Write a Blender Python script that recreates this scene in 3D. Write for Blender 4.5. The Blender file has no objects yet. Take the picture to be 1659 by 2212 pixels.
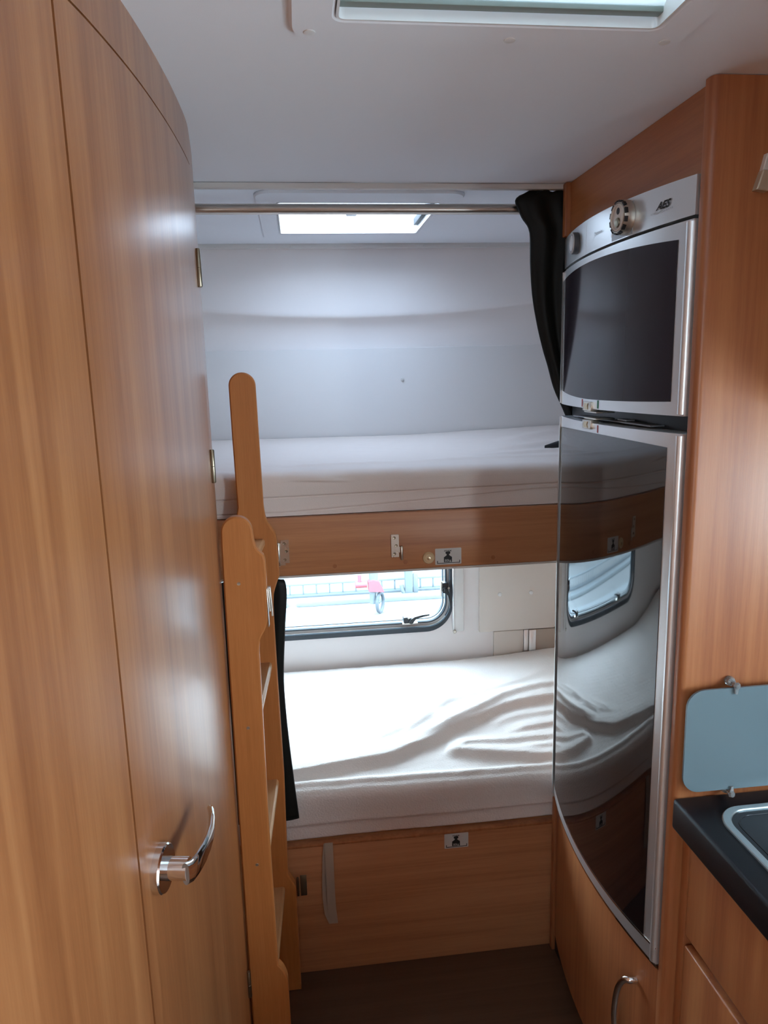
import bpy, bmesh, math, random
import numpy as np
from mathutils import Vector, Matrix
from mathutils.geometry import tessellate_polygon
random.seed(4)
S = bpy.context.scene
COL = S.collection
PI = math.pi
CEIL = 1.95
YB = 2.40          # rear wall inner face
YF = 1.645         # plane of the bunk fronts
XR, XL = 1.20, -1.00

# ------------------------------------------------------------------ materials
def new_mat(name):
    m = bpy.data.materials.new(name); m.use_nodes = True
    nt = m.node_tree
    return m, nt, nt.nodes['Principled BSDF']
def plain(name, col, rough=.5, metal=0., spec=.5, bump=None, coat=0., coatr=.1, ior=None, sheen=0., trans=0.):
    m, nt, b = new_mat(name)
    b.inputs['Base Color'].default_value = (*col, 1)
    b.inputs['Roughness'].default_value = rough
    b.inputs['Metallic'].default_value = metal
    b.inputs['Specular IOR Level'].default_value = spec
    b.inputs['Coat Weight'].default_value = coat
    b.inputs['Coat Roughness'].default_value = coatr
    b.inputs['Sheen Weight'].default_value = sheen
    b.inputs['Transmission Weight'].default_value = trans
    if ior: b.inputs['IOR'].default_value = ior
    tc = nt.nodes.new('ShaderNodeTexCoord')
    if bump:
        n = nt.nodes.new('ShaderNodeTexNoise'); n.inputs['Scale'].default_value = bump[0]
        n.inputs['Detail'].default_value = 5
        bp = nt.nodes.new('ShaderNodeBump'); bp.inputs['Strength'].default_value = bump[1]
        bp.inputs['Distance'].default_value = bump[2] if len(bump) > 2 else .002
        nt.links.new(tc.outputs['Object'], n.inputs['Vector'])
        nt.links.new(n.outputs['Fac'], bp.inputs['Height'])
        nt.links.new(bp.outputs['Normal'], b.inputs['Normal'])
    else:
        n = nt.nodes.new('ShaderNodeTexNoise'); n.inputs['Scale'].default_value = 35
        nt.links.new(tc.outputs['Object'], n.inputs['Vector'])
        r = nt.nodes.new('ShaderNodeMapRange')
        r.inputs['To Min'].default_value = max(0, rough - .03); r.inputs['To Max'].default_value = rough + .03
        nt.links.new(n.outputs['Fac'], r.inputs['Value']); nt.links.new(r.outputs['Result'], b.inputs['Roughness'])
    return m
def wood(name, dark, mid, light, axis='Z', rough=.35, fine=1., coat=.0, scale=1., spec=.5):
    """veneer: long streaks along one axis, two scales of them, and a faint fleck"""
    m, nt, b = new_mat(name)
    tc = nt.nodes.new('ShaderNodeTexCoord')
    def streak(sx, sl, detail, dist=0.):
        mp = nt.nodes.new('ShaderNodeMapping')
        sc = [sx, sx, sx]; sc['XYZ'.index(axis)] = sl
        mp.inputs['Scale'].default_value = sc
        n = nt.nodes.new('ShaderNodeTexNoise'); n.inputs['Scale'].default_value = 1
        n.inputs['Detail'].default_value = detail; n.inputs['Distortion'].default_value = dist
        nt.links.new(tc.outputs['Object'], mp.inputs['Vector']); nt.links.new(mp.outputs['Vector'], n.inputs['Vector'])
        return n
    a = streak(22 * scale, .9 * scale, 3, .6); c = streak(120 * scale, 2.2 * scale, 4); d = streak(420, 25, 2)
    r = nt.nodes.new('ShaderNodeValToRGB')
    e = r.color_ramp.elements
    e[0].position = .33; e[0].color = (*dark, 1); e[1].position = .68; e[1].color = (*light, 1)
    k = e.new(.5); k.color = (*mid, 1)
    m1 = nt.nodes.new('ShaderNodeMix'); m1.inputs['Factor'].default_value = .35
    m2 = nt.nodes.new('ShaderNodeMix'); m2.inputs['Factor'].default_value = .12 * fine
    nt.links.new(a.outputs['Fac'], m1.inputs['A']); nt.links.new(c.outputs['Fac'], m1.inputs['B'])
    nt.links.new(m1.outputs['Result'], m2.inputs['A']); nt.links.new(d.outputs['Fac'], m2.inputs['B'])
    nt.links.new(m2.outputs['Result'], r.inputs['Fac'])
    nt.links.new(r.outputs['Color'], b.inputs['Base Color'])
    b.inputs['Roughness'].default_value = rough
    b.inputs['Specular IOR Level'].default_value = spec
    b.inputs['Coat Weight'].default_value = coat; b.inputs['Coat Roughness'].default_value = .24
    bp = nt.nodes.new('ShaderNodeBump'); bp.inputs['Strength'].default_value = .12; bp.inputs['Distance'].default_value = .0006
    nt.links.new(d.outputs['Fac'], bp.inputs['Height']); nt.links.new(bp.outputs['Normal'], b.inputs['Normal'])
    return m
M = {}
M['door'] = wood('door_veneer', (.215, .074, .024), (.30, .115, .040), (.39, .17, .064), 'Z', .36, coat=.7)
M['veneer_v'] = wood('cabinet_veneer', (.28, .088, .034), (.39, .140, .052), (.47, .195, .074), 'Z', .36)
M['veneer_y'] = wood('cabinet_veneer_lengthwise', (.30, .095, .030), (.39, .14, .046), (.46, .185, .066), 'Y', .36)
M['board'] = wood('bunk_board_veneer', (.38, .145, .060), (.51, .22, .097), (.60, .285, .13), 'X', .38)
M['beech'] = wood('ladder_beech', (.44, .15, .036), (.50, .175, .045), (.55, .205, .058), 'Z', .42, fine=2.5, scale=2.)
M['beech_y_lit'] = wood('ladder_rung_beech_lit', (.48, .24, .10), (.54, .28, .12), (.58, .32, .15), 'Y', .42, fine=2.5, scale=2.)  # rails' beech made paler: window light on the rungs put into the colour
M['floor'] = wood('floor_vinyl', (.070, .034, .018), (.095, .048, .026), (.12, .062, .034), 'X', .42)
M['wallpaper'] = plain('wall_lining', (.86, .83, .82), .75, bump=(900, .12, .0005))
M['ceiling'] = plain('ceiling_lining', (.86, .90, .95), .75, bump=(700, .15, .0006))
M['padded'] = plain('white_panel', (.79, .78, .77), .7, bump=(800, .1, .0005))
M['cream'] = plain('cream_plastic', (.66, .60, .54), .5)
M['white'] = plain('white_plastic', (.74, .74, .72), .35)
M['taupe'] = plain('taupe_box', (.40, .32, .26), .55)
M['sheet'] = plain('sheet_jersey', (.79, .70, .645), .9, spec=.2, sheen=.2, bump=(220, .6, .003))
M['sheet_smooth'] = plain('smooth_sheet_jersey', (.80, .71, .655), .85, spec=.2, sheen=.2, bump=(420, .3, .0012))
M['ticking'] = plain('mattress_ticking', (.62, .56, .53), .9, spec=.2, bump=(500, .3, .001))
M['webbing'] = plain('beige_webbing', (.42, .32, .24), .85, bump=(900, .5, .0006))
M['curtain'] = plain('black_curtain_satin', (.008, .008, .006), .5, spec=.2, bump=(120, .25, .001), sheen=.05)
M['rail'] = plain('brushed_nickel', (.62, .57, .51), .30, 1.)
M['chrome'] = plain('chrome', (.78, .77, .76), .09, 1.)
M['steel'] = plain('zinc_plated_steel', (.72, .68, .60), .28, 1.)
M['bronze'] = plain('dull_hinge_metal', (.34, .29, .21), .32, 1.)
M['silver'] = plain('silver_plastic', (.86, .87, .87), .32, .8)
M['silver_dark'] = plain('grey_silver_plastic', (.40, .42, .44), .38, .3)
M['blackgloss'] = plain('black_gloss_glass', (.006, .005, .006), .035, 0., spec=.7, ior=1.72)
M['smoked'] = plain('smoked_door_panel', (.028, .021, .026), .12, 0., spec=.35, ior=1.45)
M['dark'] = plain('dark_recess', (.012, .012, .014), .6)
M['darkplastic'] = plain('black_plastic', (.02, .024, .028), .35)
M['seal'] = plain('rubber_seal', (.022, .032, .042), .45)
M['knobmetal'] = plain('satin_knob', (.55, .50, .43), .28, .9)
M['knobdark'] = plain('dark_grey_knob', (.10, .115, .13), .35, .2)
M['hookmetal'] = plain('satin_hook', (.58, .50, .37), .35, .45)
M['blindbar'] = plain('grey_green_bar', (.20, .235, .21), .4)
M['palewood'] = plain('pale_turned_wood', (.66, .47, .26), .4)
M['brass'] = plain('pale_brass', (.66, .54, .36), .25, 1.)
M['clearclip'] = plain('clear_clip', (.80, .84, .84), .08, 0., trans=.75, ior=1.49)
M['worktop'] = plain('black_worktop', (.010, .011, .014), .38, spec=.3, bump=(500, .2, .0004))
M['rimmetal'] = plain('hob_rim', (.50, .58, .60), .3, .8)
M['hobblack'] = plain('black_enamel', (.012, .014, .018), .22)
M['splash'] = plain('frosted_grey_glass', (.14, .20, .225), .32, 0., spec=.5)
M['print_black'] = plain('black_print', (.012, .011, .011), .6)
M['print_grey'] = plain('grey_print', (.42, .45, .46), .5)
M['print_red'] = plain('red_mark', (.45, .10, .10), .6)
M['print_green'] = plain('green_mark', (.03, .20, .10), .6)
M['sticker'] = plain('grey_white_sticker', (.62, .60, .56), .5)
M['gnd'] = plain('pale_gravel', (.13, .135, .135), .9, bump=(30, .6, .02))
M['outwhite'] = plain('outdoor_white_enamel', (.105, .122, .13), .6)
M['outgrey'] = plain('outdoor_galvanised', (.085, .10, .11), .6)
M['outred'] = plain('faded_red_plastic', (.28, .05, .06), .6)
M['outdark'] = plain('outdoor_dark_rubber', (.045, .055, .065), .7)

def glass_mat(name, tint, k):
    m, nt, b = new_mat(name); nt.nodes.remove(b)
    t = nt.nodes.new('ShaderNodeBsdfTransparent'); t.inputs['Color'].default_value = (*tint, 1)
    g = nt.nodes.new('ShaderNodeBsdfGlossy'); g.inputs['Roughness'].default_value = .03
    n = nt.nodes.new('ShaderNodeTexNoise'); n.inputs['Scale'].default_value = 3
    r = nt.nodes.new('ShaderNodeMapRange'); r.inputs['To Min'].default_value = k * .8; r.inputs['To Max'].default_value = k * 1.2
    x = nt.nodes.new('ShaderNodeMixShader')
    nt.links.new(n.outputs['Fac'], r.inputs['Value']); nt.links.new(r.outputs['Result'], x.inputs['Fac'])
    nt.links.new(t.outputs[0], x.inputs[1]); nt.links.new(g.outputs[0], x.inputs[2])
    nt.links.new(x.outputs[0], nt.nodes['Material Output'].inputs['Surface'])
    return m
M['pane'] = glass_mat('acrylic_pane', (.80, .86, .88), .05)
M['tinted_pane'] = glass_mat('tinted_roof_pane', (.58, .61, .65), .05)
def blind_mat(name, col):
    m, nt, b = new_mat(name); nt.nodes.remove(b)
    d = nt.nodes.new('ShaderNodeBsdfDiffuse'); d.inputs['Color'].default_value = (*col, 1)
    t = nt.nodes.new('ShaderNodeBsdfTranslucent'); t.inputs['Color'].default_value = (*col, 1)
    x = nt.nodes.new('ShaderNodeMixShader'); x.inputs['Fac'].default_value = .25
    nt.links.new(d.outputs[0], x.inputs[1]); nt.links.new(t.outputs[0], x.inputs[2])
    nt.links.new(x.outputs[0], nt.nodes['Material Output'].inputs['Surface'])
    return m
M['blind'] = blind_mat('pleated_blind_cloth', (.72, .76, .72))

# ------------------------------------------------------------------ mesh building
class MB:
    def __init__(s): s.v = []; s.f = []
    def add(s, vs, fs):
        o = len(s.v); s.v += [tuple(v) for v in vs]; s.f += [tuple(i + o for i in f) for f in fs]; return s
    def box(s, x0, x1, y0, y1, z0, z1, bev=0., seg=2):
        bm = bmesh.new(); bmesh.ops.create_cube(bm, size=1)
        for v in bm.verts:
            v.co = Vector(((x0 + x1) / 2 + v.co.x * (x1 - x0), (y0 + y1) / 2 + v.co.y * (y1 - y0), (z0 + z1) / 2 + v.co.z * (z1 - z0)))
        if bev: bmesh.ops.bevel(bm, geom=bm.edges[:], offset=bev, segments=seg, affect='EDGES', profile=.5)
        bm.verts.index_update()
        s.add([v.co for v in bm.verts], [[v.index for v in f.verts] for f in bm.faces]); bm.free(); return s
    def plate(s, loops, fn, w0, w1, bev=0.):
        """polygon with holes in (u, v), given depth from w0 to w1 by fn(u, v, w); bev chamfers the w1 side"""
        flat = []; spans = []
        for L in loops:
            spans.append((len(flat), len(L))); flat += L
        tri = tessellate_polygon([[Vector((a, b, 0)) for a, b in L] for L in loops])
        n = len(flat)
        top = flat; rings = [(flat, w0), (flat, w1)]
        if bev:
            ins = []
            for L in loops:
                ins += inset(L, bev if area(L) * area(loops[0]) > 0 and L is loops[0] else -bev)
            rings = [(flat, w0), (flat, w1 - bev if w1 > w0 else w1 + bev), (ins, w1)]
        vs = []
        for pts, w in rings: vs += [fn(a, b, w) for a, b in pts]
        fs = [tuple(t) for t in tri] + [tuple(i + n * (len(rings) - 1) for i in reversed(t)) for t in tri]
        for k in range(len(rings) - 1):
            for st, ln in spans:
                for i in range(ln):
                    a = st + i; b = st + (i + 1) % ln
                    fs.append((a + k * n, b + k * n, b + (k + 1) * n, a + (k + 1) * n))
        return s.add(vs, fs)
    def tube(s, path, r, n=12, cap=True, closed=False, flat=1.):
        path = [Vector(p) for p in path]; m = len(path)
        rs = r if isinstance(r, (list, tuple)) else [r] * m
        vs = []; up = None
        for i, p in enumerate(path):
            if closed: t = path[(i + 1) % m] - path[i - 1]
            else: t = path[min(i + 1, m - 1)] - path[max(i - 1, 0)]
            t.normalize()
            if up is None:
                up = Vector((0, 0, 1)) if abs(t.z) < .9 else Vector((1, 0, 0))
            a = t.cross(up)
            a.normalize(); b = a.cross(t); up = b
            for k in range(n):
                an = 2 * PI * k / n
                vs.append(p + a * (math.cos(an) * rs[i]) + b * (math.sin(an) * rs[i] * flat))
        fs = []
        for i in range(m if closed else m - 1):
            j = (i + 1) % m
            for k in range(n):
                fs.append((i * n + k, i * n + (k + 1) % n, j * n + (k + 1) % n, j * n + k))
        if cap and not closed: fs += [tuple(range(n))[::-1], tuple(range((m - 1) * n, m * n))]
        return s.add(vs, fs)
    def lathe(s, prof, c, axis, n=32):
        """prof: (radius, height) pairs turned about a unit axis through c"""
        ax = Vector(axis).normalized(); a = ax.orthogonal().normalized(); b = ax.cross(a); c = Vector(c)
        vs = []
        for r, h in prof:
            for k in range(n):
                t = 2 * PI * k / n; vs.append(c + ax * h + (a * math.cos(t) + b * math.sin(t)) * r)
        fs = []
        for i in range(len(prof) - 1):
            for k in range(n): fs.append((i * n + k, i * n + (k + 1) % n, (i + 1) * n + (k + 1) % n, (i + 1) * n + k))
        fs += [tuple(range(n))[::-1], tuple(range((len(prof) - 1) * n, len(prof) * n))]
        return s.add(vs, fs)
    def grid(s, P, wrap_u=False, wrap_v=False):
        """P[i][j] points"""
        m, n = len(P), len(P[0])
        vs = [p for row in P for p in row]; fs = []
        for i in range(m if wrap_u else m - 1):
            for j in range(n if wrap_v else n - 1):
                a, b = i, (i + 1) % m; c, d = j, (j + 1) % n
                fs.append((a * n + c, b * n + c, b * n + d, a * n + d))
        return s.add(vs, fs)
    def slab(s, us, z0f, z1f, pt, t, nz=1):
        """curved slab: columns at each u, from z0f(u) to z1f(u); pt(u, z, w) with w in 0..t"""
        ring = []
        for u in us:
            za, zb = z0f(u), z1f(u)
            zs = [za + (zb - za) * k / nz for k in range(nz + 1)]
            ring.append([pt(u, z, 0) for z in zs] + [pt(u, z, t) for z in reversed(zs)])
        s.grid(ring, wrap_v=True)
        n = len(ring[0]); o = len(s.v) - n * len(ring)
        for st, rev in ((o, False), (o + n * (len(ring) - 1), True)):
            f = [st + i for i in range(n)]
            s.f.append(tuple(f[::-1] if rev else f))
        return s
    def build(s, name, mat, parent=None, smooth=True, ang=32, base=None):
        me = bpy.data.meshes.new(name)
        off = Vector(base) if base is not None else (Vector(parent['_b']) if parent is not None and '_b' in parent else Vector((0, 0, 0)))
        me.from_pydata([tuple(Vector(v) - off) for v in s.v], [], s.f)
        bm = bmesh.new(); bm.from_mesh(me)
        bmesh.ops.remove_doubles(bm, verts=bm.verts, dist=1e-6)
        bmesh.ops.recalc_face_normals(bm, faces=bm.faces); bm.to_mesh(me); bm.free()
        if smooth:
            for p in me.polygons: p.use_smooth = True
            me.set_sharp_from_angle(angle=math.radians(ang))
        me.materials.append(mat)
        o = bpy.data.objects.new(name, me); COL.objects.link(o)
        if parent is not None:
            o.parent = parent
            o['_b'] = tuple(off)
            if parent.type != 'EMPTY': pass
        else:
            o.location = off; o['_b'] = tuple(off)
        return o
def area(L): return sum(L[i][0] * L[(i + 1) % len(L)][1] - L[(i + 1) % len(L)][0] * L[i][1] for i in range(len(L))) / 2
def inset(L, d):
    n = len(L); sg = 1 if area(L) > 0 else -1; out = []
    for i in range(n):
        p0, p1, p2 = Vector(L[i - 1]), Vector(L[i]), Vector(L[(i + 1) % n])
        a = (p1 - p0).normalized(); b = (p2 - p1).normalized()
        na = Vector((-a.y, a.x)) * sg; nb = Vector((-b.y, b.x)) * sg
        k = (na + nb); k = k / max(.35, k.length_squared / 2) if k.length > 1e-6 else na
        q = p1 + k * d; out.append((q.x, q.y))
    return out
def rrect(x0, x1, y0, y1, r, n=8):
    rs = r if isinstance(r, (list, tuple)) else (r, r, r, r)   # corner radii: (x0,y0) (x1,y0) (x1,y1) (x0,y1)
    out = []
    for (cx, cy, sx, sy, a0), q in zip(((x0, y0, 1, 1, PI), (x1, y0, -1, 1, 1.5 * PI), (x1, y1, -1, -1, 0), (x0, y1, 1, -1, .5 * PI)), rs):
        if q <= 0: out.append((cx, cy)); continue
        for k in range(n + 1):
            a = a0 + k / n * PI / 2
            out.append((cx + sx * q + math.cos(a) * q, cy + sy * q + math.sin(a) * q))
    return out
def circ(cx, cy, r, n=24): return [(cx + math.cos(2 * PI * k / n) * r, cy + math.sin(2 * PI * k / n) * r) for k in range(n)]
XZ = lambda y: (lambda u, v, w: (u, y + w, v))      # plates facing the camera: w grows away from y
def thing(name, base, label, cat, group=None, kind=None):
    o = bpy.data.objects.new(name, None); COL.objects.link(o); o.location = base; o['_b'] = tuple(base)
    o.empty_display_size = .05
    if label: o['label'] = label
    if cat: o['category'] = cat
    if group: o['group'] = group
    if kind: o['kind'] = kind
    return o
def tag(o, label, cat, group=None, kind=None):
    if label: o['label'] = label
    if cat: o['category'] = cat
    if group: o['group'] = group
    if kind: o['kind'] = kind
    return o
def struct(o, label=None, cat=None): o['kind'] = 'structure'; return tag(o, label, cat)
def lettering(body, size, fn, mat, parent, name='lettering', bold=0., shear=0., depth=.0003, align='CENTER', squeeze=1.):
    """built-in font turned into mesh, placed by fn(u, v, w)"""
    cu = bpy.data.curves.new(name, 'FONT'); cu.body = body; cu.size = size; cu.align_x = align; cu.align_y = 'CENTER'
    cu.offset = bold; cu.shear = shear; cu.resolution_u = 3
    t = bpy.data.objects.new('t', cu); COL.objects.link(t)
    dg = bpy.context.evaluated_depsgraph_get(); dg.update()
    me = t.evaluated_get(dg).to_mesh()
    vs = [(v.co.x * squeeze, v.co.y) for v in me.vertices]; fs = [tuple(p.vertices) for p in me.polygons]
    t.evaluated_get(dg).to_mesh_clear(); bpy.data.objects.remove(t)
    b = MB(); b.add([fn(x, y, 0) for x, y in vs], fs)
    me = bpy.data.meshes.new(name); off = Vector(parent['_b'])
    me.from_pydata([tuple(Vector(v) - off) for v in b.v], [], b.f); me.materials.append(mat)
    o = bpy.data.objects.new(name, me); COL.objects.link(o); o.parent = parent; o['_b'] = tuple(off)
    return o

# ------------------------------------------------------------------ plan curves
CP = [(-.40, -.20), (-.345, .10), (-.285, .34), (-.238, .55), (-.2085, .68), (-.190, .765), (-.178, .845), (-.1685, .93), (-.162, 1.02), (-.158, 1.11),
      (-.1565, 1.20), (-.1575, 1.28), (-.1645, 1.36), (-.1735, 1.45), (-.1845, 1.54), (-.1935, 1.615)]
CPa = np.array(CP)
def curve_pts(y0, y1, n):
    """smooth plan line of the bathroom wall, Catmull-Rom through CP, sampled by Y"""
    ys = CPa[:, 1]; xs = CPa[:, 0]
    mm = np.gradient(xs, ys)
    out = []
    for y in np.linspace(y0, y1, n):
        i = int(np.clip(np.searchsorted(ys, y) - 1, 0, len(ys) - 2))
        h = ys[i + 1] - ys[i]; t = (y - ys[i]) / h
        x = (2 * t**3 - 3 * t**2 + 1) * xs[i] + (t**3 - 2 * t**2 + t) * h * mm[i] + (-2 * t**3 + 3 * t**2) * xs[i + 1] + (t**3 - t**2) * h * mm[i + 1]
        out.append((float(x), float(y)))
    return out
def wall_x(y): return curve_pts(y, y, 1)[0][0]
def strip(mb, pts, t, z0, z1, w=0.):
    """curved upright slab: outer face on pts pushed out by w, thickness t to the left"""
    n = len(pts); out = []; inn = []
    for i, (x, y) in enumerate(pts):
        a = Vector(pts[min(i + 1, n - 1)]) - Vector(pts[max(i - 1, 0)]); a.normalize()
        nx, ny = a.y, -a.x
        out.append((x + nx * w, y + ny * w)); inn.append((x + nx * (w - t), y + ny * (w - t)))
    P = [[(a[0], a[1], z0), (a[0], a[1], z1), (b[0], b[1], z1), (b[0], b[1], z0)] for a, b in zip(out, inn)]
    o = len(mb.v); mb.grid(P, wrap_v=True)
    mb.f.append((o, o + 1, o + 2, o + 3)); k = o + 4 * (n - 1); mb.f.append((k + 3, k + 2, k + 1, k))
def fx(y):
    t = (y - 1.365) / .28
    return .5775 + .0315 * t * t + .0065 * t

# ------------------------------------------------------------------ shell
# floor
struct(MB().box(XL - .1, XR + .1, -3.1, YB + .03, -.03, 0).build('floor', M['floor']))
# ceiling with two roof-light openings
H1 = rrect(-.03, .365, 1.795, 2.168, .012, 4)          # over the bunks
H2 = rrect(.062, .454, .46, .915, .012, 4)             # over the aisle
cl = MB().plate([[(XL - .1, -3.1), (XR + .1, -3.1), (XR + .1, YB + .03), (XL - .1, YB + .03)], H1, H2], lambda u, v, w: (u, v, CEIL + w), 0, .05)
struct(cl.build('ceiling', M['ceiling'], smooth=False))
# white edging strip and soft lip where the bunk compartment begins
struct(MB().box(-.205, .62, YF - .004, YF + .012, CEIL - .012, CEIL - .0005, .002).build('trim_1', M['white']))
# rear wall: window opening
WX0, WX1, WZ0, WZ1 = -.44, .502, .648, 1.16
wh = rrect(WX0 + .01, WX1 + .001, WZ0 + .012, WZ1, .085, 10)
wb = MB().plate([[(XL - .1, -.03), (XR + .1, -.03), (XR + .1, 1.64), (XL - .1, 1.64)], wh], XZ(YB), 0, .035)
# upper rear wall: gently bulging shell with a soft undercut
xs = np.linspace(XL - .02, XR + .02, 60)
def shell_rows(x):
    zb = 1.725 + .10 * (x - .2) ** 2
    prof = [(1.60, 2.404), (1.64, 2.404), (zb - .066, 2.4035), (zb - .052, 2.402), (zb - .038, 2.398), (zb - .024, 2.3905), (zb - .012, 2.380), (zb - .004, 2.3705), (zb, 2.3655), (zb + .005, 2.3630), (zb + .014, 2.3625), (zb + .04, 2.365), (zb + .09, 2.369), (1.89, 2.372), (1.932, 2.373), (1.955, 2.372)]
    return [(x, y, z) for z, y in prof] + [(x, YB + .035, 1.955), (x, YB + .035, 1.60)]
wb.grid([shell_rows(x) for x in xs], wrap_v=True)
struct(wb.build('wall_back', M['wallpaper'], ang=50))
# shallow cove strip where rear wall meets ceiling
cv = MB()
cv.box(XL, XR, 2.358, 2.376, 1.936, 1.951, .004)
for x in (.0, .14, .42, .57, -.2): cv.lathe([(.0035, 0), (.003, .0015)], (x, 2.358, 1.942), (0, -1, 0), 10)
struct(cv.build('trim_2', M['white']))
# white lining board behind the upper mattress
tb = MB().box(XL + .01, XR - .01, 2.378, 2.398, 1.19, 1.629, .003)
o = struct(tb.build('trim_3', M['padded']))
MB().lathe([(.0062, 0), (.0058, .003), (.003, .0045)], (.345, 2.378, 1.527), (0, -1, 0), 16).build('screw_cap', M['white'], o)
# outer walls; kitchen window opening, plus an added unseen lounge window as shadow fill
kw = rrect(.05, .75, 1.04, 1.36, .05)
lw = rrect(-2.15, -1.25, 1.08, 1.50, .06)
dw = rrect(-.98, -.55, .012, 1.62, .06)   # the open entrance doorway, behind and right of the camera
struct(MB().plate([[(-3.1, -.03), (YB + .03, -.03), (YB + .03, CEIL + .02), (-3.1, CEIL + .02)], kw, dw], lambda u, v, w: (XR + w, u, v), 0, .035).build('wall_right', M['wallpaper'], smooth=False))
struct(MB().plate([[(-3.1, -.03), (YB + .03, -.03), (YB + .03, CEIL + .02), (-3.1, CEIL + .02)], lw], lambda u, v, w: (XL - w, u, v), 0, .035).build('wall_left_outer', M['wallpaper'], smooth=False))
struct(MB().plate([[(XL - .1, -.03), (XR + .1, -.03), (XR + .1, CEIL + .02), (XL - .1, CEIL + .02)], ], XZ(-3.05), 0, -.035).build('wall_front', M['veneer_v'], smooth=False))
def lounge_window(name, pts, fn):
    r = MB().plate([pts, inset(pts, .035)], fn, -.012, .02).build(name, M['white'], smooth=False)
    struct(r)
    MB().plate([inset(pts, .03)], fn, .004, .008).build('pane', M['pane'], r, smooth=False)
struct(MB().plate([inset(dw, -.03), inset(dw, .004)], lambda u, v, w: (XR + w, u, v), -.012, .034).build('door_2', M['white'], smooth=False))
lounge_window('window_4', kw, lambda u, v, w: (XR + w, u, v))

lounge_window('fill_window', lw, lambda u, v, w: (XL - w, u, v))  # added, out of view: its daylight softens the shadow on the upper board
# bathroom wall (curved, wood veneer) with its door
T0, T1 = .727, 1.2790        # door opening along the curve
wl = MB()
strip(wl, curve_pts(-.20, T0, 40), .025, 0, CEIL)
strip(wl, curve_pts(T0, T1, 46), .025, 1.8868, CEIL)
strip(wl, curve_pts(T0 - .02, T1 + .02, 46), .012, 0, 1.90, -.0145)
far = curve_pts(T1, 1.605, 24)
x_e, y_e = far[-1]
far += [(x_e - .004, y_e + .010), (x_e - .014, y_e + .019), (x_e - .028, y_e + .0225), (x_e - .3, y_e + .0225), (XL, y_e + .0225)]
o_ = [(x, y) for x, y in far]
wl.plate([o_ + [(XL, y_e - .005), (x_e - .06, y_e - .005), (curve_pts(T1, T1, 1)[0][0] - .04, T1)]], lambda u, v, w: (u, v, w), 0, CEIL)
# back leg of the wall towards the lounge
wl.box(XL, -.405, -.20, -.17, 0, CEIL)
struct(wl.build('wall_left', M['door'], ang=25))
dr = MB(); strip(dr, curve_pts(T0 + .0028, T1 - .0022, 60), .0135, .012, 1.8835, .0006)
door = struct(dr.build('door_1', M['door'], ang=40))
for z0, z1 in ((1.694, 1.756), (1.362, 1.421), (.30, .36)):
    hb = MB(); yc = T1 + .001; xc = wall_x(yc) + .0035; zm = (z0 + z1) / 2
    hb.lathe([(.0032, z0 - z1), (.0042, z0 - z1 + .002), (.0042, -(z1 - z0) / 2 - .0006), (.0035, -(z1 - z0) / 2), (.0042, -(z1 - z0) / 2 + .0006), (.0042, -.002), (.0032, 0)], (xc, yc, z1), (0, 0, 1), 14)
    hb.build('hinge', M['bronze'], door)
# lever handle: rosette, stem and curved blade
hx = wall_x(.775); hn = Vector((.985, -.17, 0)).normalized()
hc = Vector((hx, .775, .980))
hd = MB().lathe([(.0280, .0), (.0280, .0085), (.0265, .0105), (.012, .0107)], hc, hn, 40).build('door_handle', M['chrome'], door)
lv = MB()
sweep = [(hc + hn * .009, .0125, .0105), (hc + hn * .020, .0125, .0105), (hc + hn * .036, .0125, .0105)]
lv.tube([p for p, _, _ in sweep], .0132, 22)
bl = []; ax = Vector((.0, 1, 0))
prof = [(.034, -.010, .0125), (.040, -.004, .0125), (.0455, .010, .0122), (.0500, .028, .0115), (.0530, .048, .0105), (.0545, .070, .0096), (.0530, .092, .0088), (.0500, .110, .0078), (.0475, .119, .005)]
P = []
for w, t, hh in prof:
    c = hc + hn * w + Vector((0, t, 0)) + Vector((0, 0, .0))
    ring = []
    for k in range(16):
        a = 2 * PI * k / 16; ring.append(c + Vector((math.cos(a) * .0042, 0, math.copysign(abs(math.sin(a)) ** .7, math.sin(a)) * hh * 1.14)))
    P.append(ring)
lv.grid(P, wrap_v=True); n0 = len(lv.v) - 16 * len(P); lv.f += [tuple(range(n0, n0 + 16)), tuple(range(len(lv.v) - 16, len(lv.v)))]
lv.build('lever', M['chrome'], hd)

# ------------------------------------------------------------------ rear window
win = MB().plate([rrect(WX0, WX1 + .008, WZ0 - .006, WZ1 + .01, .095, 12), rrect(WX0 + .010, WX1 - .001, WZ0 + .0115, WZ1 - .008, .082, 12)], XZ(YB), -.010, .03, .0).build('window_1', M['seal'], ang=40)
struct(win)
MB().plate([rrect(WX0 + .010, WX1 - .001, WZ0 + .0115, WZ1 - .008, .082, 12), rrect(WX0 + .022, WX1 - .011, WZ0 + .024, WZ1 - .02, .072, 12)], XZ(YB), .008, .026).build('window_frame', M['white'], win, ang=40)
MB().plate([rrect(WX0 + .021, WX1 - .010, WZ0 + .0225, WZ1 - .02, .073, 12), rrect(WX0 + .0238, WX1 - .013, WZ0 + .0265, WZ1 - .022, .070, 12)], XZ(YB), .004, .024).build('gasket', M['seal'], win, ang=40)
MB().plate([rrect(WX0 + .032, WX1 - .0195, WZ0 + .0345, WZ1 - .03, .064, 12), rrect(WX0 + .0344, WX1 - .022, WZ0 + .037, WZ1 - .032, .062, 12)], XZ(YB), .012, .030).build('gasket', M['seal'], win, ang=40)
MB().plate([rrect(WX0 + .012, WX1 - .003, WZ0 + .014, WZ1 - .01, .08, 12)], XZ(YB), .026, .030).build('pane', M['pane'], win, smooth=False)
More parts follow.
